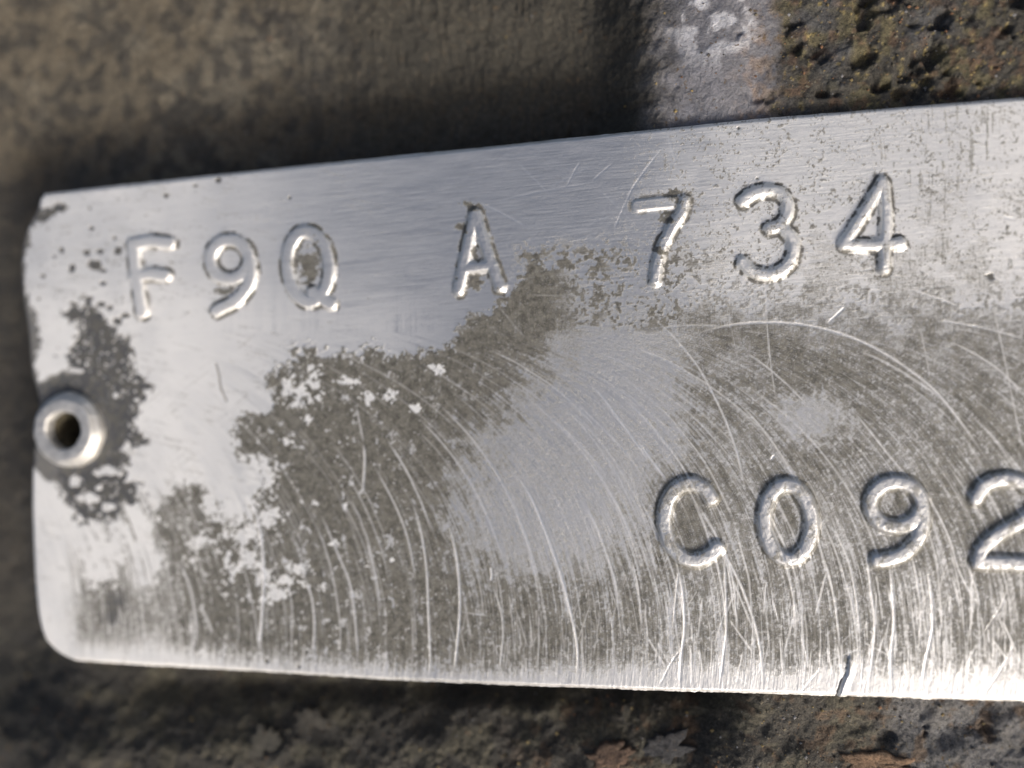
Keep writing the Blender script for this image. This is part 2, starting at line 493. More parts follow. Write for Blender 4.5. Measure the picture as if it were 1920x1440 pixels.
for ci, (nm, lb, hw, hh, crisp, strokes) in enumerate(CH):
    pts = [p for s in strokes for p in s]
    us = [p[0] for p in pts]; vs = [p[1] for p in pts]
    m = (U > min(us) - 60) & (U < max(us) + 60) & (V > min(vs) - 60) & (V < max(vs) + 60)
    u, v = U[m], V[m]
    d = np.full(u.shape, 1e9)
    for s in strokes:
        d = np.minimum(d, seg_dist(u, v, s))
    d = d + WB[m] * (2.0 if crisp else 3.4)
    if crisp:
        h = hh * sst(hw + 3.0, hw - 5.0, d) + 0.8 * sst(hw, 0, d)
    else:
        q = np.clip(1 - (d / (hw + 1.0)) ** 2, 0, 1)
        h = hh * (0.75 * sst(hw + 3.5, hw - 8, d) + 0.25 * q) * (1 + 0.14 * WB[m])
        h = h + 0.4 * WB[m] * sst(hw + 2, hw - 4, d)
    if ci == 4:   # the worn bar of the 7
        db = seg_dist(u, v, [(1196, 386), (1240, 381), (1284, 378)])
        h = np.maximum(h, 3.4 * sst(13.5, 8, db))
        ring[m] = np.maximum(ring[m], 0.6 * sst(22, 16, db) * sst(11, 14, db))
    H[m] = np.maximum(H[m], h)
    r_ = sst(hw + 8, hw + 2, d) * sst(hw - 3, hw + 1, d)
    ring[m] = np.maximum(ring[m], r_)
    top_of[m] = np.maximum(top_of[m], sst(hw, hw - 6, d))
    cm = char_id[m]; cm[d < hw + 2.5] = ci; char_id[m] = cm
# sheet pulled up slightly round each letter group, slow waves in the sheet
H += 2.0 * (fbm(U / 260, V / 260, 2, 2) - 0.5)

# ------------------------------------------------------------------ wear maps of the sheet
# flow: the swipes of an abrasive wheel, arcs upright at the lower edge and leaning left higher up
RR = 600.0
n1_ = fbm(U / 110, V / 110, 3, 3)
yy = np.clip((1215 - V) / RR, -0.3, 0.985)
flow_c = U + RR * (1 - np.sqrt(1 - yy * yy))
flow_s = RR * np.arcsin(yy)
up = sst(700, 500, V + 160 * (n1_ - 0.5))                                # the top band is brushed lengthwise
bc = V + 0.1 * U; bs = U
st1 = fbm(flow_c / 3.2, flow_s / 90, 0, 3); st1b = fbm(bc / 2.6, bs / 110, 0, 3)
streak = st1 * (1 - up) + st1b * up
st2 = fbm(flow_c / 11, flow_s / 160, 3, 3) * (1 - up) + up * fbm(bc / 12, bs / 150, 3, 3)
n1 = fbm(U / 70, V / 70, 0, 5, 0.6); n2 = fbm(U / 16, V / 16, 1, 4, 0.6); n3 = fbm(U / 5.5, V / 5.5, 2, 3, 0.6)
n5 = fbm(U / 3.4, V / 3.4, 4, 2)
n4 = fbm(U / 32, V / 22, 4, 4, 0.6)

G = [(440, 800), (500, 765), (515, 690), (560, 655), (640, 668), (690, 648), (760, 668), (835, 662), (880, 602), (950, 560), (1000, 500), (1060, 490), (1130, 520), (1230, 500), (1300, 520), (1500, 540), (1700, 560), (2100, 580), (2100, 1360), (1500, 1350), (1100, 1340), (800, 1310), (500, 1290), (330, 1280), (180, 1250), (130, 1190), (150, 1090), (290, 1085), (300, 950), (330, 925), (400, 915), (452, 950), (470, 900), (430, 850)]
P1 = [(1100, 585), (1170, 570), (1230, 615), (1275, 660), (1290, 740), (1270, 840), (1225, 890), (1200, 960), (1180, 1040), (1080, 1085), (980, 1060), (880, 1045), (845, 960), (885, 860), (925, 795), (985, 700), (1060, 640)]
dG = poly_sd(U, V, G); dP = poly_sd(U, V, P1)
dP2 = 52 - np.hypot((U - 1525) * 0.85, (V - 788) * 1.15)
warp = 60 * (n1 - 0.5) + 50 * (n2 - 0.5) + 36 * (n3 - 0.5) + 22 * (n5 - 0.5)
gr = sst(-3, 5, dG + warp)
gr = gr * (1 - 0.85 * sst(1000, 1120, U) * sst(690, 480, V + 120 * (n1 - 0.5) + 120 * (n2 - 0.5) + 150 * (n3 - 0.5)))
ybt_ = np.interp(U, [p[0] for p in BOT], [p[1] for p in BOT])
# how thick the film is: full at the left, thinner and streaked at the right, fading to the lower rim
thick = 1.06 - 0.33 * sst(700, 1400, U) - 0.10 * sst(1200, 1285, V) - 0.06 * sst(900, 1100, V) - 0.45 * sst(70, 8, ybt_ - V + 40 * (streak - 0.5) + 30 * (n2 - 0.5)) - 0.16 * sst(900, 1500, U) * sst(1180, 1300, V)
lower_left = sst(460, 300, U) * sst(880, 940, V)
thick = thick - 0.34 * lower_left
thick = thick + 0.10 * sst(0.5, 0.7, n1) - 0.12 * sst(0.5, 0.3, n1)
thick = thick - 0.34 * sst(0.52, 0.75, streak) * (0.45 + 0.55 * sst(600, 1100, V)) - 0.16 * sst(0.5, 0.7, st2) - 0.30 * (sst(0.52, 0.75, n3) - 0.3)
clean = np.maximum(sst(-70, 60, dP + 150 * (n1 - 0.5) + 90 * (streak - 0.5) + 80 * (n2 - 0.5) + 40 * (n3 - 0.5)), sst(-35, 30, dP2 + 70 * (n2 - 0.5) + 50 * (n3 - 0.5)) * 0.8)
grime = gr * np.clip(thick, 0, 1) * (1 - 0.66 * clean)
gbase = grime * sst(470, 560, U)
# right third: speckled
spk = np.maximum(0.7 * sst(0.52, 0.74, n3) * sst(0.46, 0.62, n2), 0.75 * sst(0.56, 0.78, n5) * sst(0.46, 0.54, n4))
zone = sst(1080, 1300, U + 60 * (n1 - 0.5)) * sst(700, 520, V)
zone2 = sst(930, 1010, U) * sst(1200, 1100, U) * sst(420, 500, V) * sst(680, 560, V)
grime = np.maximum(grime, spk * np.maximum(zone * 0.95, zone2 * 1.0))
grime = np.maximum(grime, 0.34 * zone * sst(0.40, 0.60, n1) * sst(250, 500, V))
grime = np.maximum(grime, sst(0.54, 0.66, n4) * zone2 * 0.9)
zone3 = sst(925, 1010, U) * sst(1420, 1250, U) * sst(420, 480, V + 60 * (n1 - 0.5)) * sst(650, 600, V)
grime = np.maximum(grime, 0.85 * zone3 * sst(0.47, 0.58, 0.45 * n2 + 0.55 * n3 + 0.3 * (n1 - 0.5)))
zone4 = sst(1150, 1350, U) * sst(470, 560, V) * sst(700, 640, V)
grime = np.maximum(grime, 0.6 * zone4 * sst(0.44, 0.58, 0.5 * n2 + 0.5 * n3))
# chips where bright metal shows in the film
chips = [(190, 1035, 44, 34), (215, 1000, 34, 30), (185, 1070, 30, 26), (255, 1040, 9, 30), (280, 1000, 10, 30), (300, 1050, 6, 20), (430, 1085, 10, 8), (540, 1090, 22, 8), (490, 1120, 8, 8), (465, 1120, 9, 9), (450, 1030, 8, 7), (375, 1010, 12, 10), (440, 960, 40, 34), (400, 940, 18, 26), (500, 965, 22, 16), (455, 1005, 26, 20), (425, 1050, 12, 26), (470, 1050, 22, 16), (440, 1065, 16, 14), (500, 1080, 16, 14), (560, 1065, 22, 10), (520, 1110, 18, 14), (560, 735, 26, 24), (590, 720, 20, 30), (540, 830, 8, 8), (480, 890, 18, 34), (505, 900, 14, 22), (735, 742, 9, 9), (690, 745, 12, 8), (660, 715, 16, 8), (780, 768, 8, 6), (820, 690, 14, 8), (595, 945, 7, 7), (650, 945, 5, 5), (625, 1020, 7, 8), (605, 1100, 7, 6), (575, 785, 8, 8), (735, 1050, 5, 5), (690, 1060, 5, 5)]
chip = np.zeros(U.shape)
for (cx, cy, ax, ay) in chips:
    m = (abs(U - cx) < ax * 2 + 14) & (abs(V - cy) < ay * 2 + 14)
    dd = 1 - np.sqrt(((U[m] - cx) / ax) ** 2 + ((V[m] - cy) / ay) ** 2) + 2.6 * (n2[m] - 0.5) + 3.0 * (n3[m] - 0.5) + 1.2 * (n5[m] - 0.5)
    chip[m] = np.maximum(chip[m], sst(0.0, 0.22, dd))
rchip = np.maximum(sst(0.70, 0.75, n2), sst(0.70, 0.76, n3) * sst(0.50, 0.58, n2)) * gr * sst(1200, 500, U)
grime *= (1 - np.maximum(chip, rchip * 0.8))
# streaks of grime at the lower left
ll = sst(100, 160, U) * sst(420, 330, U) * sst(880, 960, V) * sst(1245, 1190, V)
grime = np.maximum(grime, ll * sst(0.47, 0.62, st2 * 0.5 + streak * 0.5) * 0.6)
grime = np.maximum(grime, sst(90, 170, U) * sst(330, 250, U) * sst(1085, 1130, V) * sst(1245, 1190, V) * (0.55 - 0.5 * sst(0.5, 0.68, streak)))
grime = np.maximum(grime, 0.55 * sst(0.58, 0.72, n3) * sst(0.5, 0.62, streak) * sst(650, 560, V) * sst(620, 300, U))
grime *= 1 - chip
# dirt packed along the foot of the letters, the more so uphill and to the left
ringn = sst(0.40, 0.62, n2 + 0.25 * (n3 - 0.5))
grime = np.maximum(grime, ring * (0.25 + 0.75 * ringn))
for (cx, cy, ax, ay) in [(888, 388, 20, 12), (872, 425, 16, 12), (893, 478, 9, 20), (890, 530, 20, 14), (1265, 362, 30, 10), (1250, 410, 14, 22), (1237, 470, 18, 8), (580, 500, 24, 42), (425, 545, 26, 10), (1060, 495, 26, 18), (990, 480, 22, 8), (985, 640, 34, 26), (1020, 600, 50, 24), (940, 600, 40, 18), (900, 640, 40, 22), (1480, 975, 14, 34), (1680, 948, 24, 18), (1290, 980, 30, 38)]:
    m = (abs(U - cx) < ax * 2.2) & (abs(V - cy) < ay * 2.2)
    dd = 1 - np.sqrt(((U[m] - cx) / ax) ** 2 + ((V[m] - cy) / ay) ** 2) + 1.8 * (n2[m] - 0.5) + 1.6 * (n3[m] - 0.5)
    grime[m] = np.maximum(grime[m], 0.9 * sst(0.0, 0.5, dd))
grime *= (1 - 0.75 * top_of * sst(0.62, 0.45, n2) * (V < 620))
grime = np.maximum(grime * (1 - 0.75 * top_of * (V > 620)), 0.55 * top_of * (V > 620) * sst(0.50, 0.62, n2))

# faint slanting rub marks on the pale left end
rub = fbm((U * 0.97 + V * 0.24) / 60, (V * 0.97 - U * 0.24) / 3.4, 5, 3)
rub2 = fbm((U * 0.80 - V * 0.60) / 55, (V * 0.80 + U * 0.60) / 3.2, 2, 3)
grime = np.maximum(grime, 0.42 * np.maximum(sst(0.56, 0.72, rub), 0.8 * sst(0.58, 0.74, rub2)) * sst(0.44, 0.60, n1) * sst(240, 300, U) * sst(640, 480, U) * sst(560, 640, V))
grime = np.maximum(grime, 0.26 * sst(0.55, 0.7, rub) * sst(0.44, 0.58, n4) * sst(900, 600, U))
# dark oxide: the patch by the rivet, the ragged left edge, small pits
D1 = [(118, 585), (150, 562), (188, 575), (205, 600), (238, 640), (252, 690), (286, 722), (272, 752), (258, 778), (272, 830), (238, 880), (268, 925), (222, 972), (150, 982), (112, 935), (100, 880), (90, 850), (80, 735), (120, 712), (145, 700), (105, 668), (128, 640), (142, 618)]
D2 = [(185, 1168), (200, 1110), (240, 1095), (244, 1140), (210, 1172)]
wd = 34 * (n2 - 0.5) + 34 * (n3 - 0.5) + 30 * (fbm(U / 13, V / 13, 5, 2) - 0.5)
dark = sst(-2, 3, poly_sd(U, V, D1) - 4 + wd)
# chips of clean metal inside the patch, below the rivet and beside it
inner = np.zeros(U.shape)
for (cx, cy, ax, ay) in [(200, 885, 24, 12), (160, 935, 26, 12), (185, 915, 8, 6), (138, 905, 18, 14), (252, 806, 6, 5), (238, 842, 9, 13), (256, 750, 5, 4), (215, 740, 5, 9), (138, 695, 10, 5), (125, 640, 18, 14), (256, 895, 7, 9), (205, 950, 16, 10), (128, 622, 16, 12), (120, 958, 20, 10)]:
    m = (abs(U - cx) < 60) & (abs(V - cy) < 60)
    ay *= 0.8
    dd = 1 - np.sqrt(((U[m] - cx) / ax) ** 2 + ((V[m] - cy) / ay) ** 2) + 1.6 * (n2[m] - 0.5) + 0.8 * (n3[m] - 0.5)
    inner[m] = np.maximum(inner[m], sst(0, 0.25, dd))
dark *= 1 - inner
dark *= 1 - 0.7 * sst(0.66, 0.76, n3)
dark = np.maximum(dark, 0.8 * sst(-4, 6, poly_sd(U, V, D2) + 12 * (n2 - 0.5) - 14 * sst(0.5, 0.7, streak)))
spots = [(311, 366, 6, 5), (366, 348, 4, 3), (409, 338, 6, 5), (543, 371, 4, 3.5), (168, 391, 4, 3), (172, 428, 5, 4), (214, 446, 4, 4), (115, 470, 5, 6), (162, 474, 7, 5), (186, 472, 8, 6), (220, 470, 9, 9), (135, 503, 8, 8), (178, 497, 13, 13), (192, 508, 9, 4), (80, 518, 6, 4), (166, 560, 9, 5), (190, 570, 12, 5), (205, 577, 8, 4), (135, 568, 7, 6), (192, 531, 7, 4), (72, 560, 4, 4), (218, 602, 9, 8), (236, 592, 12, 5), (135, 590, 14, 6), (180, 590, 16, 8), (101, 480, 4, 3), (276, 724, 9, 9), (256, 766, 6, 7), (256, 806, 5, 5), (270, 745, 6, 8), (1857, 519, 7, 7), (1850, 517, 6, 3), (857, 522, 5, 4), (108, 390, 18, 13), (92, 398, 16, 12), (75, 405, 16, 14), (1420, 335, 4, 3), (1385, 240, 4, 3), (500, 1240, 4, 4), (560, 1250, 4, 4)]
spot = np.zeros(U.shape)
for (cx, cy, ax, ay) in spots:
    m = (abs(U - cx) < 40) & (abs(V - cy) < 40)
    dd = 1 - np.sqrt(((U[m] - cx) / ax) ** 2 + ((V[m] - cy) / ay) ** 2) + 0.9 * (n2[m] - 0.5) + 0.9 * (n3[m] - 0.5)
    spot[m] = np.maximum(spot[m], sst(-0.1, 0.35, dd))
dark = np.maximum(dark, spot)
dark = np.maximum(dark, 0.62 * ring * sst(0.42, 0.6, n2 + 0.25 * (n3 - 0.5)) * (V < 620))
# frayed left edge above the rivet
xedge = np.interp(V, [p[0] for p in LEFT], [p[1] for p in LEFT])
fray = sst(9, 3, U - xedge - 12 * sst(560, 600, V) * sst(690, 640, V) - 34 * np.abs(n2 - 0.5) - 16 * (n3 - 0.45)) * sst(800, 700, V) * sst(380, 400, V)
dark = np.maximum(dark, fray * 0.9)
# dark mark left of the dark film and the pressed line
dl = seg_dist(U, V, [(405, 682), (411, 705), (414, 728), (425, 752)])
dark = np.maximum(dark, 0.75 * sst(3.2, 1.0, dl + 2.5 * (n3 - 0.5)))
# fine dark cross-hatch of dirt in old scratches at the upper right
hat = sst(0.60, 0.74, fbm(U / 2.6, V / 60, 1, 3)) + 0.8 * sst(0.62, 0.75, fbm((U * 0.9 + V * 0.35) / 50, (V * 0.93 - U * 0.35) / 2.6, 2, 3))
grime = np.maximum(grime, 0.55 * np.clip(hat, 0, 1) * sst(1480, 1700, U) * sst(640, 520, V) * sst(0.4, 0.6, n1))

# bright reflection painted in as pale matt metal: white at the left, softer at the upper right and lower rim
matte_sheen = 0.45 * sst(640, 250, U + 120 * (n1 - 0.5)) + 0.5 * sst(1000, 400, U + 120 * (n1 - 0.5))
matte_sheen = matte_sheen * (0.78 + 0.5 * (n1 - 0.5)) + 0.25 * sst(480, 620, V) * sst(900, 700, U)
matte_sheen = np.maximum(matte_sheen, 0.55 * sst(1150, 1400, U + 120 * (n1 - 0.5)) * sst(650, 500, V))
matte_sheen = np.maximum(matte_sheen, 0.70 * sst(1600, 1900, U + 80 * (n1 - 0.5)) * sst(650, 450, V))
matte_sheen = np.maximum(matte_sheen, sst(1180, 1300, V) * (0.24 + 0.04 * sst(1200, 1600, U)))
matte_sheen = matte_sheen * (1 - 0.8 * clean)
matte_sheen = np.maximum(matte_sheen, 0.9 * np.maximum(chip, inner))
matte_sheen = matte_sheen - 0.30 * sst(0.5, 0.7, streak) * (1 - 0.6 * up) * (1 - 0.6 * sst(560, 330, U))
matte_sheen = np.clip(matte_sheen * (1 - 0.3 * top_of), 0, 1)

# ------------------------------------------------------------------ scratches
scr = np.zeros(U.shape); groove = np.zeros(U.shape)


def scratch(pts, wd_, br, depth=1.2, smooth=True, fade=True, rough_=0.5):
    if smooth:
        pts = smooth_path(pts, 5)
    us = [p[0] for p in pts]; vs = [p[1] for p in pts]
    m = (U > min(us) - 9) & (U < max(us) + 9) & (V > min(vs) - 9) & (V < max(vs) + 9)
    ii = np.nonzero(m)
    if len(ii[0]) == 0:
        return
    u = U[ii]; v = V[ii]
    d = seg_dist(u, v, pts)
    k = d < 9
    ii = (ii[0][k], ii[1][k]); u = u[k]; v = v[k]; d = d[k]
    if fade:
        L = math.hypot(pts[-1][0] - pts[0][0], pts[-1][1] - pts[0][1]) + 1e-6
        tt = ((u - pts[0][0]) * (pts[-1][0] - pts[0][0]) + (v - pts[0][1]) * (pts[-1][1] - pts[0][1])) / L / L
        env = sst(-0.02, 0.22, tt) * sst(1.02, 0.85, tt)
    else:
        env = 1.0
    env0 = env
    env = env * (1 - rough_ + rough_ * 2 * (n3[ii] * 0.5 + n2[ii] * 0.5))
    a = br * env * sst(wd_ + 1.1, wd_ * 0.25, d)
    scr[ii] = np.maximum(scr[ii], a * 0.9)
    groove[ii] = np.minimum(groove[ii], -depth * br * env0 * sst(wd_ + 1.0, 0, d))


def arc(xb, y_lo, y_hi, lean=1.0, wob=2.0, seed=0, xs=0.0):
    r = random.Random(seed)
    o = []
    K = 9
    for i in range(K):
        y = y_lo + (y_hi - y_lo) * i / (K - 1)
        q = max(-0.3, min(0.98, (1215 - y) / RR))
        x = xb - lean * RR * (1 - math.sqrt(1 - q * q)) + r.uniform(-wob, wob) + xs * (1215 - y)
        o.append((x, y))
    return o


traced = [
    ([(455, 905), (478, 955), (490, 1010), (495, 1080), (491, 1150), (485, 1232)], 3.0, 0.95),
    ([(945, 868), (985, 915), (1010, 965), (1035, 1030), (1055, 1090), (1070, 1150), (1082, 1210), (1084, 1282)], 2.2, 0.95),
    ([(1198, 830), (1225, 868), (1250, 900)], 2.2, 0.9),
    ([(1105, 720), (1130, 745), (1155, 780), (1185, 820), (1220, 870)], 2.0, 0.85),
    ([(1275, 640), (1330, 618), (1400, 606), (1480, 606), (1550, 618), (1625, 645), (1700, 690), (1755, 735), (1800, 790), (1850, 860)], 2.4, 0.75),
    ([(1220, 590), (1270, 640), (1310, 690), (1340, 745), (1365, 800), (1385, 860), (1398, 925)], 1.6, 0.7),
    ([(1270, 1060), (1280, 1110), (1283, 1180), (1276, 1240), (1275, 1296)], 2.8, 1.0),
    ([(1273, 1062), (1266, 1130), (1262, 1180)], 1.6, 0.7),
    ([(1357, 1030), (1360, 1100), (1362, 1180), (1355, 1240), (1348, 1296)], 2.0, 0.8),
    ([(1300, 935), (1335, 990), (1362, 1045), (1390, 1100), (1415, 1170), (1427, 1230), (1432, 1298)], 2.4, 0.85),
    ([(1310, 975), (1345, 1020), (1375, 1090), (1400, 1150), (1420, 1200)], 1.8, 0.6),
    ([(1668, 1060), (1673, 1110), (1676, 1170), (1670, 1235), (1672, 1300)], 3.4, 1.0),
    ([(1735, 1050), (1745, 1110), (1748, 1180), (1735, 1240), (1727, 1304)], 2.8, 0.95),
    ([(1560, 985), (1590, 1050), (1605, 1120), (1612, 1200)], 2.0, 0.75),
    ([(1700, 880), (1745, 940), (1780, 1010), (1800, 1075), (1835, 1140)], 1.8, 0.75),
    ([(1815, 1060), (1830, 1105), (1837, 1138)], 1.8, 0.7),
    ([(1622, 1020), (1632, 1100), (1640, 1180), (1628, 1290)], 2.4, 0.8),
    ([(840, 975), (855, 1040), (862, 1110), (860, 1180), (850, 1270)], 2.6, 0.85),
    ([(770, 930), (790, 1000), (800, 1070), (803, 1140), (808, 1265)], 2.2, 0.75),
    ([(682, 830), (684, 870), (680, 925)], 2.4, 0.75),
    ([(668, 760), (676, 800), (682, 830)], 1.6, 0.5),
    ([(920, 1062), (922, 1080), (920, 1090)], 2.4, 0.9),
    ([(920, 1090), (938, 1140), (943, 1190), (935, 1270)], 1.6, 0.6),
    ([(1550, 607), (1567, 592), (1585, 575)], 2.0, 0.95),
    ([(1445, 863), (1452, 853)], 2.4, 0.9),
    ([(1090, 300), (1075, 325), (1062, 350)], 1.5, 0.4),
    ([(1150, 305), (1130, 322), (1110, 340)], 1.6, 0.4),
    ([(1245, 275), (1215, 312), (1185, 355), (1172, 385)], 1.6, 0.5),
    ([(1175, 375), (1160, 410), (1152, 430)], 1.5, 0.45),
    ([(900, 380), (950, 405), (985, 425)], 1.6, 0.5),
    ([(930, 378), (1010, 360), (1100, 345)], 1.4, 0.35),
    ([(1250, 250), (1262, 290), (1270, 320)], 1.3, 0.4),
    ([(1435, 500), (1437, 590), (1445, 680), (1455, 750)], 1.2, 0.45),
    ([(1390, 655), (1440, 690), (1490, 735), (1520, 770)], 1.5, 0.55),
    ([(1600, 770), (1640, 820), (1680, 870), (1712, 905)], 1.6, 0.65),
    ([(1880, 405), (1905, 412)], 1.8, 0.9),
    ([(1700, 540), (1760, 560), (1800, 575)], 1.8, 0.6),
    ([(1750, 600), (1830, 612), (1920, 635)], 1.6, 0.6),
    ([(1780, 640), (1830, 665), (1880, 700), (1920, 740)], 1.8, 0.6),
    ([(1860, 560), (1885, 680), (1905, 780), (1920, 850)], 1.3, 0.5),
    ([(1230, 615), (1300, 610), (1360, 612)], 1.3, 0.35),
    ([(1180, 880), (1215, 1000), (1230, 1080)], 1.4, 0.35),
    ([(330, 1045), (352, 1090), (365, 1150), (368, 1210)], 2.6, 0.6),
    ([(372, 1130), (392, 1170), (398, 1190)], 2.6, 0.6),
    ([(565, 1070), (585, 1120), (590, 1180), (584, 1235)], 2.2, 0.65),
    ([(600, 960), (635, 1040), (660, 1110), (672, 1240)], 2.2, 0.65),
    ([(700, 870), (740, 945), (765, 1010), (780, 1090)], 1.6, 0.6),
    ([(1835, 1200), (1875, 1140), (1890, 1100)], 1.5, 0.5),
    ([(1235, 1290), (1260, 1240), (1280, 1215)], 1.4, 0.5),
    ([(1840, 1310), (1880, 1250), (1905, 1200)], 1.5, 0.6),
]
for (pts, wd_, br) in traced:
    scratch(pts, wd_, br, 1.6)
rr = random.Random(11)
for i in range(230):                                   # long and short swipes over the film
    xb = rr.uniform(300, 2040) if i % 3 else rr.uniform(950, 2040)
    kind = rr.random()
    if kind < 0.40:
        y0_ = rr.uniform(1180, 1300); y1_ = y0_ - rr.uniform(50, 190)
    elif kind < 0.8:
        y0_ = rr.uniform(1000, 1300); y1_ = y0_ - rr.uniform(120, 380)
    else:
        y0_ = rr.uniform(760, 1050); y1_ = max(650, y0_ - rr.uniform(60, 260))
    big = rr.random() ** 3
    pts = arc(xb, min(y0_, 1310), y1_, 1.0 + rr.uniform(-0.12, 0.12), rr.uniform(0.3, 1.6), i, rr.gauss(0, 0.05))
    edge_boost = 1.25 if xb > 1250 and y0_ > 1150 else 1.0
    scratch(pts, 0.75 + 1.2 * big, min(1, (0.18 + 0.5 * big) * edge_boost), 0.9)
for i in range(300):                                   # crossing nicks near the lower rim
    x = 2000 - 1150 * rr.random() ** 1.5; y = 1312 - 190 * rr.random() ** 1.8; L = rr.uniform(15, 95); a = rr.gauss(0, 0.16 if i % 4 else 0.5)
    scratch([(x, y), (x - math.sin(a) * L, y - math.cos(a) * L)], rr.uniform(0.7, 1.5), rr.uniform(0.3, 0.85) * (0.45 if x < 1250 else 1), 0.5, False)
for i in range(70):                                    # hairlines at the upper right
    x = rr.uniform(900, 1950); y = rr.uniform(230, 620); L = rr.uniform(15, 120); a = rr.choice([0.1, 0.1, 1.4, 0.8, -0.5]) + rr.gauss(0, 0.12)
    scratch([(x, y), (x + math.cos(a) * L, y + math.sin(a) * L)], rr.uniform(0.7, 1.1), rr.uniform(0.12, 0.4), 0.5, False)
scr = np.clip(scr, 0, 1)
scr *= sst(104, 122, np.hypot(U - RIV[0] - 6, V - RIV[1]))
groove *= sst(104, 122, np.hypot(U - RIV[0] - 6, V - RIV[1]))
scr *= 1 - 0.6 * sst(5, 14, H)                         # the wheel skips the flanks of the letters
# worn bright rim along the lower edge
ybt = np.interp(U, [p[0] for p in BOT], [p[1] for p in BOT]); ytt = np.interp(U, [p[0] for p in TOP], [p[1] for p in TOP])
rim = sst(14, 2, ybt - V + 22 * (n3 - 0.5)) * sst(600, 1400, U)
scr = np.maximum(scr, rim * 0.45)
grime *= 1 - 0.8 * sst(34, 3, ybt - V + 70 * (streak - 0.5)) * 0.8
dark *= 1 - scr * 0.8

# the slit torn into the lower edge
ds = seg_dist(U, V, [(1567, 1312), (1574, 1285), (1584, 1262), (1587, 1243)])
slit = sst(2.5, 0.6, ds + 3 * (n3 - 0.5) + 1.6 * sst(1290, 1250, V))
H -= 4 * slit
H += 4.0 * np.exp(-((ds - 8) / 5) ** 2) * (U > 1576 - (V - 1280) * 0.33)
dark = np.maximum(dark, slit * 0.75)
scr *= 1 - slit
# relief from the maps
H += sst(0, 0.4, gbase) * (0.15 + 0.8 * sst(900, 500, U)) + 0.3 * gbase * (n3 - 0.5) + groove * 0.55
H += 0.45 * (streak - 0.5) * (1 - 0.5 * up) + 0.35 * (n3 - 0.5)
H -= 1.0 * spot + 0.9 * dark * (1 - spot)
# dished seat round the rivet
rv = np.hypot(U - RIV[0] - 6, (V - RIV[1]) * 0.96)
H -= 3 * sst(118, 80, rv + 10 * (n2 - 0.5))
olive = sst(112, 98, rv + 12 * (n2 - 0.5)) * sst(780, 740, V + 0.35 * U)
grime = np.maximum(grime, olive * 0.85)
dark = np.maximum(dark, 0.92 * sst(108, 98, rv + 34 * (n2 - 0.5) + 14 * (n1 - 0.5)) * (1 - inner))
# rolled rim of the sheet
de = np.minimum(ybt - V, V - ytt); de = np.minimum(de, U - xedge)
H -= 4.5 * (1 - sst(-1, 7, de + 1.5 * (n2 - 0.5)))
H -= 7 * sst(500, 330, V + 1.0 * U) * 0
Zp = H
XYZ = np.stack([PX * S, PY * S, Zp * S], -1)
wear = np.stack([np.clip(grime, 0, 1), np.clip(dark, 0, 1), matte_sheen, scr], -1)
flow = np.stack([flow_c * S, flow_s * S, U * 0], -1)
brush = np.stack([bc * S, bs * S, up], -1)
NR = grid_normals(XYZ)

plate = bpy.data.objects.new('data_plate', None)
C.objects.link(plate)
px_, py_ = to_plan(960, 720)
plate.location = (0, 0, -0.035)
plate['label'] = 'worn aluminium identification plate stamped F9Q A 734 and C092, held by a rivet'
plate['category'] = 'metal plate'
fid = np.full((len(rows) - 1, len(cols) - 1), -1)
cc = char_id
fid = np.where((cc[1:, 1:] == cc[:-1, :-1]) & (cc[1:, :-1] == cc[:-1, 1:]) & (cc[1:, 1:] == cc[1:, :-1]), cc[1:, 1:], -1)
rvf = rv[:-1, :-1] < 62
fid[rvf] = -2
at = {'wear': ('FLOAT_COLOR', wear), 'flow': ('FLOAT_VECTOR', flow), 'brush': ('FLOAT_VECTOR', brush)}
XL = XYZ.copy(); XL[..., 2] += 0.035             # local to the plate's empty
sheet, used = grid_mesh('sheet', XL, NR, fid == -1, plate_mat, at, plate)
for ci, (nm, lb, *_r) in enumerate(CH):
    o, _ = grid_mesh(nm, XL, NR, fid == ci, plate_mat, at, plate)
    o['label'] = lb

# cut edge and underside of the sheet: one closed rim
TH = 17 * S
R_, C_ = XL.shape[:2]
ringv = [XL[R_ - 1, j] for j in range(C_)] + [XL[i, C_ - 1] for i in range(R_ - 2, -1, -1)] + [XL[0, j] for j in range(C_ - 2, -1, -1)] + [XL[i, 0] for i in range(1, R_ - 1)]
ringv = np.array(ringv)
nR = len(ringv)
low = ringv.copy(); low[:, 2] = -TH + 0.035
mid = ringv.copy(); mid[:, 2] -= 3 * S
vv = np.concatenate([ringv, low])
faces = [((i + 1) % nR, i, nR + i, nR + (i + 1) % nR) for i in range(nR)]
bj = list(range(C_)); tj = [C_ - 1 + R_ - 1 + (C_ - 1 - j) for j in range(C_)]
for j in range(C_ - 1):
    if abs(low[bj[j], 0] / S - to_plan(*RIV)[0] - 6) < 56:
        continue                                     # the rivet's bore passes here
    faces.append((nR + bj[j], nR + tj[j], nR + tj[j + 1], nR + bj[j + 1]))
me = bpy.data.meshes.new('cut_edge')
me.from_pydata(vv.tolist(), [], faces)
me.materials.append(plate_mat)
a = me.attributes.new('wear', 'FLOAT_COLOR', 'POINT')
wv = np.tile(np.array([0.25, 0.0, 0.4, 0.0], np.float32), (len(vv), 1))
a.data.foreach_set('color', wv.ravel())
rim_ob = bpy.data.objects.new('cut_edge', me); C.objects.link(rim_ob); rim_ob.parent = plate

# ------------------------------------------------------------------ rivet
rvx, rvy = to_plan(*RIV)
rvx += 6
rivet = bpy.data.objects.new('rivet', None); C.objects.link(rivet)
rivet.location = (rvx * S, rvy * S, -0.02)
rivet['label'] = 'hollow dull metal rivet with a dark hole, fixing the left end of the plate'
rivet['category'] = 'rivet'


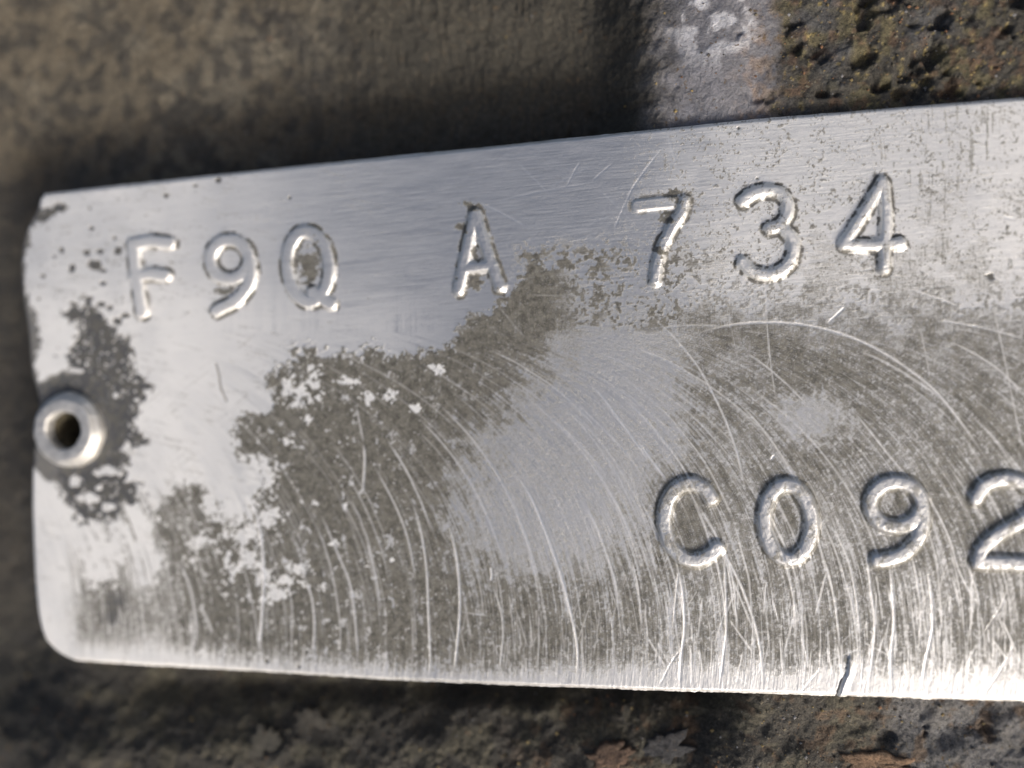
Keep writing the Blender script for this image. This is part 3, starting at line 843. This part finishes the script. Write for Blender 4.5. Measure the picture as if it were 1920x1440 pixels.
def lathe(name, prof, mat, parent, seg=96, wob=0.0, seed=0, off=(0, 0)):
    vs, fs = [], []
    r2 = random.Random(seed)
    ph = [r2.uniform(0, 6.28) for _ in range(6)]
    for i, (r, z) in enumerate(prof):
        for k in range(seg):
            a = 2 * math.pi * k / seg
            q = r + wob * (math.sin(2 * a + ph[0]) + 0.6 * math.sin(3 * a + ph[1] + i * 0.2) + 0.35 * math.sin(7 * a + ph[2]) + 0.3 * math.sin(11 * a + ph[3]))
            zz = z + wob * 0.5 * (math.sin(a + ph[4]) + 0.5 * math.sin(5 * a + ph[5]))
            vs.append(((q * math.cos(a) + off[0] * z) * S, (q * math.sin(a) + off[1] * z) * S, zz * S))
    for i in range(len(prof) - 1):
        for k in range(seg):
            k2 = (k + 1) % seg
            fs.append((i * seg + k, i * seg + k2, (i + 1) * seg + k2, (i + 1) * seg + k))
    me = bpy.data.meshes.new(name); me.from_pydata(vs, [], fs)
    me.polygons.foreach_set('use_smooth', np.ones(len(fs), bool)); me.materials.append(mat)
    o = bpy.data.objects.new(name, me); C.objects.link(o); o.parent = parent
    return o


head = [(80, -6), (82, 0), (82, 7), (80.5, 14), (79, 19), (76, 23), (71.5, 23.5), (70.5, 24.5), (70, 27), (68.5, 29.5), (65.5, 31), (60, 31.2), (50, 31), (45, 30.8), (42, 29.5), (40.6, 26.5), (40.2, 20), (40, 8)]
lathe('rivet_head', head, rivet_mat, rivet, 120, 1.3, 3)
bore = [(39.4, 9), (38.6, 0), (38, -25), (36, -70), (30, -92), (14, -100), (0.5, -102)]
lathe('bore', bore, bore_mat, rivet, 72, 0.8, 5)

# ------------------------------------------------------------------ loose grit lying on the casting


def surf_zs(X, Y):
    u, v = trace_of(X, Y, -70.0)
    return surface_height(u, v)


r3 = np.random.default_rng(5)
NG = 5200
gu = r3.uniform(-60, 1980, NG); gv = np.where(r3.random(NG) < 0.62, r3.uniform(-50, 300, NG), r3.uniform(1250, 1490, NG))
keep = (gv < np.interp(gu, [p[0] for p in TOP], [p[1] for p in TOP]) + 30) | (gv > 1250)
dens = np.where((gu > 1440) | (gv > 1250), 1.0, np.where((gu > 1220), 0.35, 0.18))
keep &= r3.random(NG) < dens
gu, gv = gu[keep], gv[keep]
gp = np.array([to_plan(a_, b_, -40.0 if a_ > 1240 else -110.0) for a_, b_ in zip(gu, gv)])
gz = surf_zs(gp[:, 0], gp[:, 1])
base_v = np.array([(1, 0, 0), (-1, 0, 0), (0, 1, 0), (0, -1, 0), (0, 0, 1), (0, 0, -1)], float)
base_f = np.array([(0, 2, 4), (2, 1, 4), (1, 3, 4), (3, 0, 4), (2, 0, 5), (1, 2, 5), (3, 1, 5), (0, 3, 5)])
cnt = len(gu)
sz = 1.0 + 2.6 * r3.random(cnt) ** 3
jit = base_v[None] * (0.6 + 0.8 * r3.random((cnt, 6, 1))) * sz[:, None, None] + r3.normal(0, 0.25, (cnt, 6, 3))
jit[..., 2] *= 0.7
gco = (np.stack([gp[:, 0], gp[:, 1], gz + 0.3 * sz], -1)[:, None] + jit).reshape(-1, 3) * S
gf_ = (base_f[None] + (np.arange(cnt) * 6)[:, None, None]).reshape(-1, 3)
me = bpy.data.meshes.new('loose_grit'); me.from_pydata(gco.tolist(), [], gf_.tolist())
a = me.attributes.new('tint', 'FLOAT_COLOR', 'POINT')
pal = np.array([(0.17, 0.15, 0.11), (0.10, 0.09, 0.08), (0.30, 0.23, 0.10), (0.24, 0.13, 0.07), (0.26, 0.26, 0.27)])
pc = pal[r3.choice(5, cnt, p=[0.34, 0.28, 0.14, 0.12, 0.12])]
pc = np.repeat(np.concatenate([pc, np.ones((cnt, 1))], -1), 6, axis=0)
a.data.foreach_set('color', pc.astype(np.float32).ravel())
me.materials.append(iron_mat)
grit = bpy.data.objects.new('loose_grit', me); C.objects.link(grit)
grit['kind'] = 'stuff'
grit['label'] = 'loose grit and dust lying on the rough iron surface'

# ------------------------------------------------------------------ scales of rust lifting from the casting
def scale_piece(u0, v0, ax, ay, th, colr, label, seed, lvl, ang=0.0):
    cx, cy = to_plan(u0, v0, lvl)
    K, L = 40, 7
    a_ = np.linspace(0, 2 * np.pi, K, endpoint=False)
    out = 1 + 1.3 * (fbm(np.cos(a_) * 1.8 + seed, np.sin(a_) * 1.8 + seed, seed, 3) - 0.5) + 0.6 * (fbm(np.cos(a_) * 6 + seed, np.sin(a_) * 6, seed, 2) - 0.5)
    vs = []
    for i in range(L):
        f = [1.0, 1.01, 0.93, 0.75, 0.5, 0.25, 0.02][i]
        h = [-3, th * 0.45, th * 0.85, th, th * 1.02, th, th * 0.95][i]
        lx = np.cos(a_) * ax * f * out; ly = np.sin(a_) * ay * f * out
        X = cx + lx * math.cos(ang) - ly * math.sin(ang); Y = cy + lx * math.sin(ang) + ly * math.cos(ang)
        Zs = surf_zs(X, Y)
        Z = 0.45 * Zs + 0.55 * Zs.mean() + h + (3.2 * (fbm(X / 9 + 50, Y / 9 + 50, seed, 3) - 0.5) if i > 1 else 0) + (4.0 * (fbm(X / 24 + 50, Y / 24 + 50, seed + 1, 2) - 0.5) if i > 0 else 0)
        vs += np.stack([X, Y, Z], -1).tolist()
    vs = [(x * S, y * S, z * S) for x, y, z in vs]
    fs = [(i * K + k, i * K + (k + 1) % K, (i + 1) * K + (k + 1) % K, (i + 1) * K + k) for i in range(L - 1) for k in range(K)]
    fs.append([(L - 1) * K + k for k in range(K)])
    me = bpy.data.meshes.new('rust_scale'); me.from_pydata(vs, [], fs)
    me.polygons.foreach_set('use_smooth', np.ones(len(fs), bool))
    a = me.attributes.new('tint', 'FLOAT_COLOR', 'POINT')
    a.data.foreach_set('color', np.tile(np.array(list(colr) + [1], np.float32), (len(vs), 1)).ravel())
    me.materials.append(iron_mat)
    o = bpy.data.objects.new('rust_scale', me); C.objects.link(o); o.parent = surface
    o['label'] = label


scale_piece(1145, 1418, 42, 24, 7, (0.12, 0.075, 0.05), 'reddish brown rust scale', 1, -60, 0.3)
scale_piece(1650, 1436, 58, 20, 5, (0.20, 0.125, 0.075), 'orange rust scale at the lower edge', 2, -25)
scale_piece(495, 1388, 38, 27, 9, (0.08, 0.075, 0.062), 'grey lump of scale', 4, -80, 0.4)
scale_piece(590, 1352, 40, 17, 7, (0.072, 0.066, 0.055), 'brownish lump of scale', 5, -90, -0.3)
scale_piece(1250, 1412, 46, 26, 7, (0.05, 0.05, 0.054), 'dark grey flake', 6, -50, 0.2)
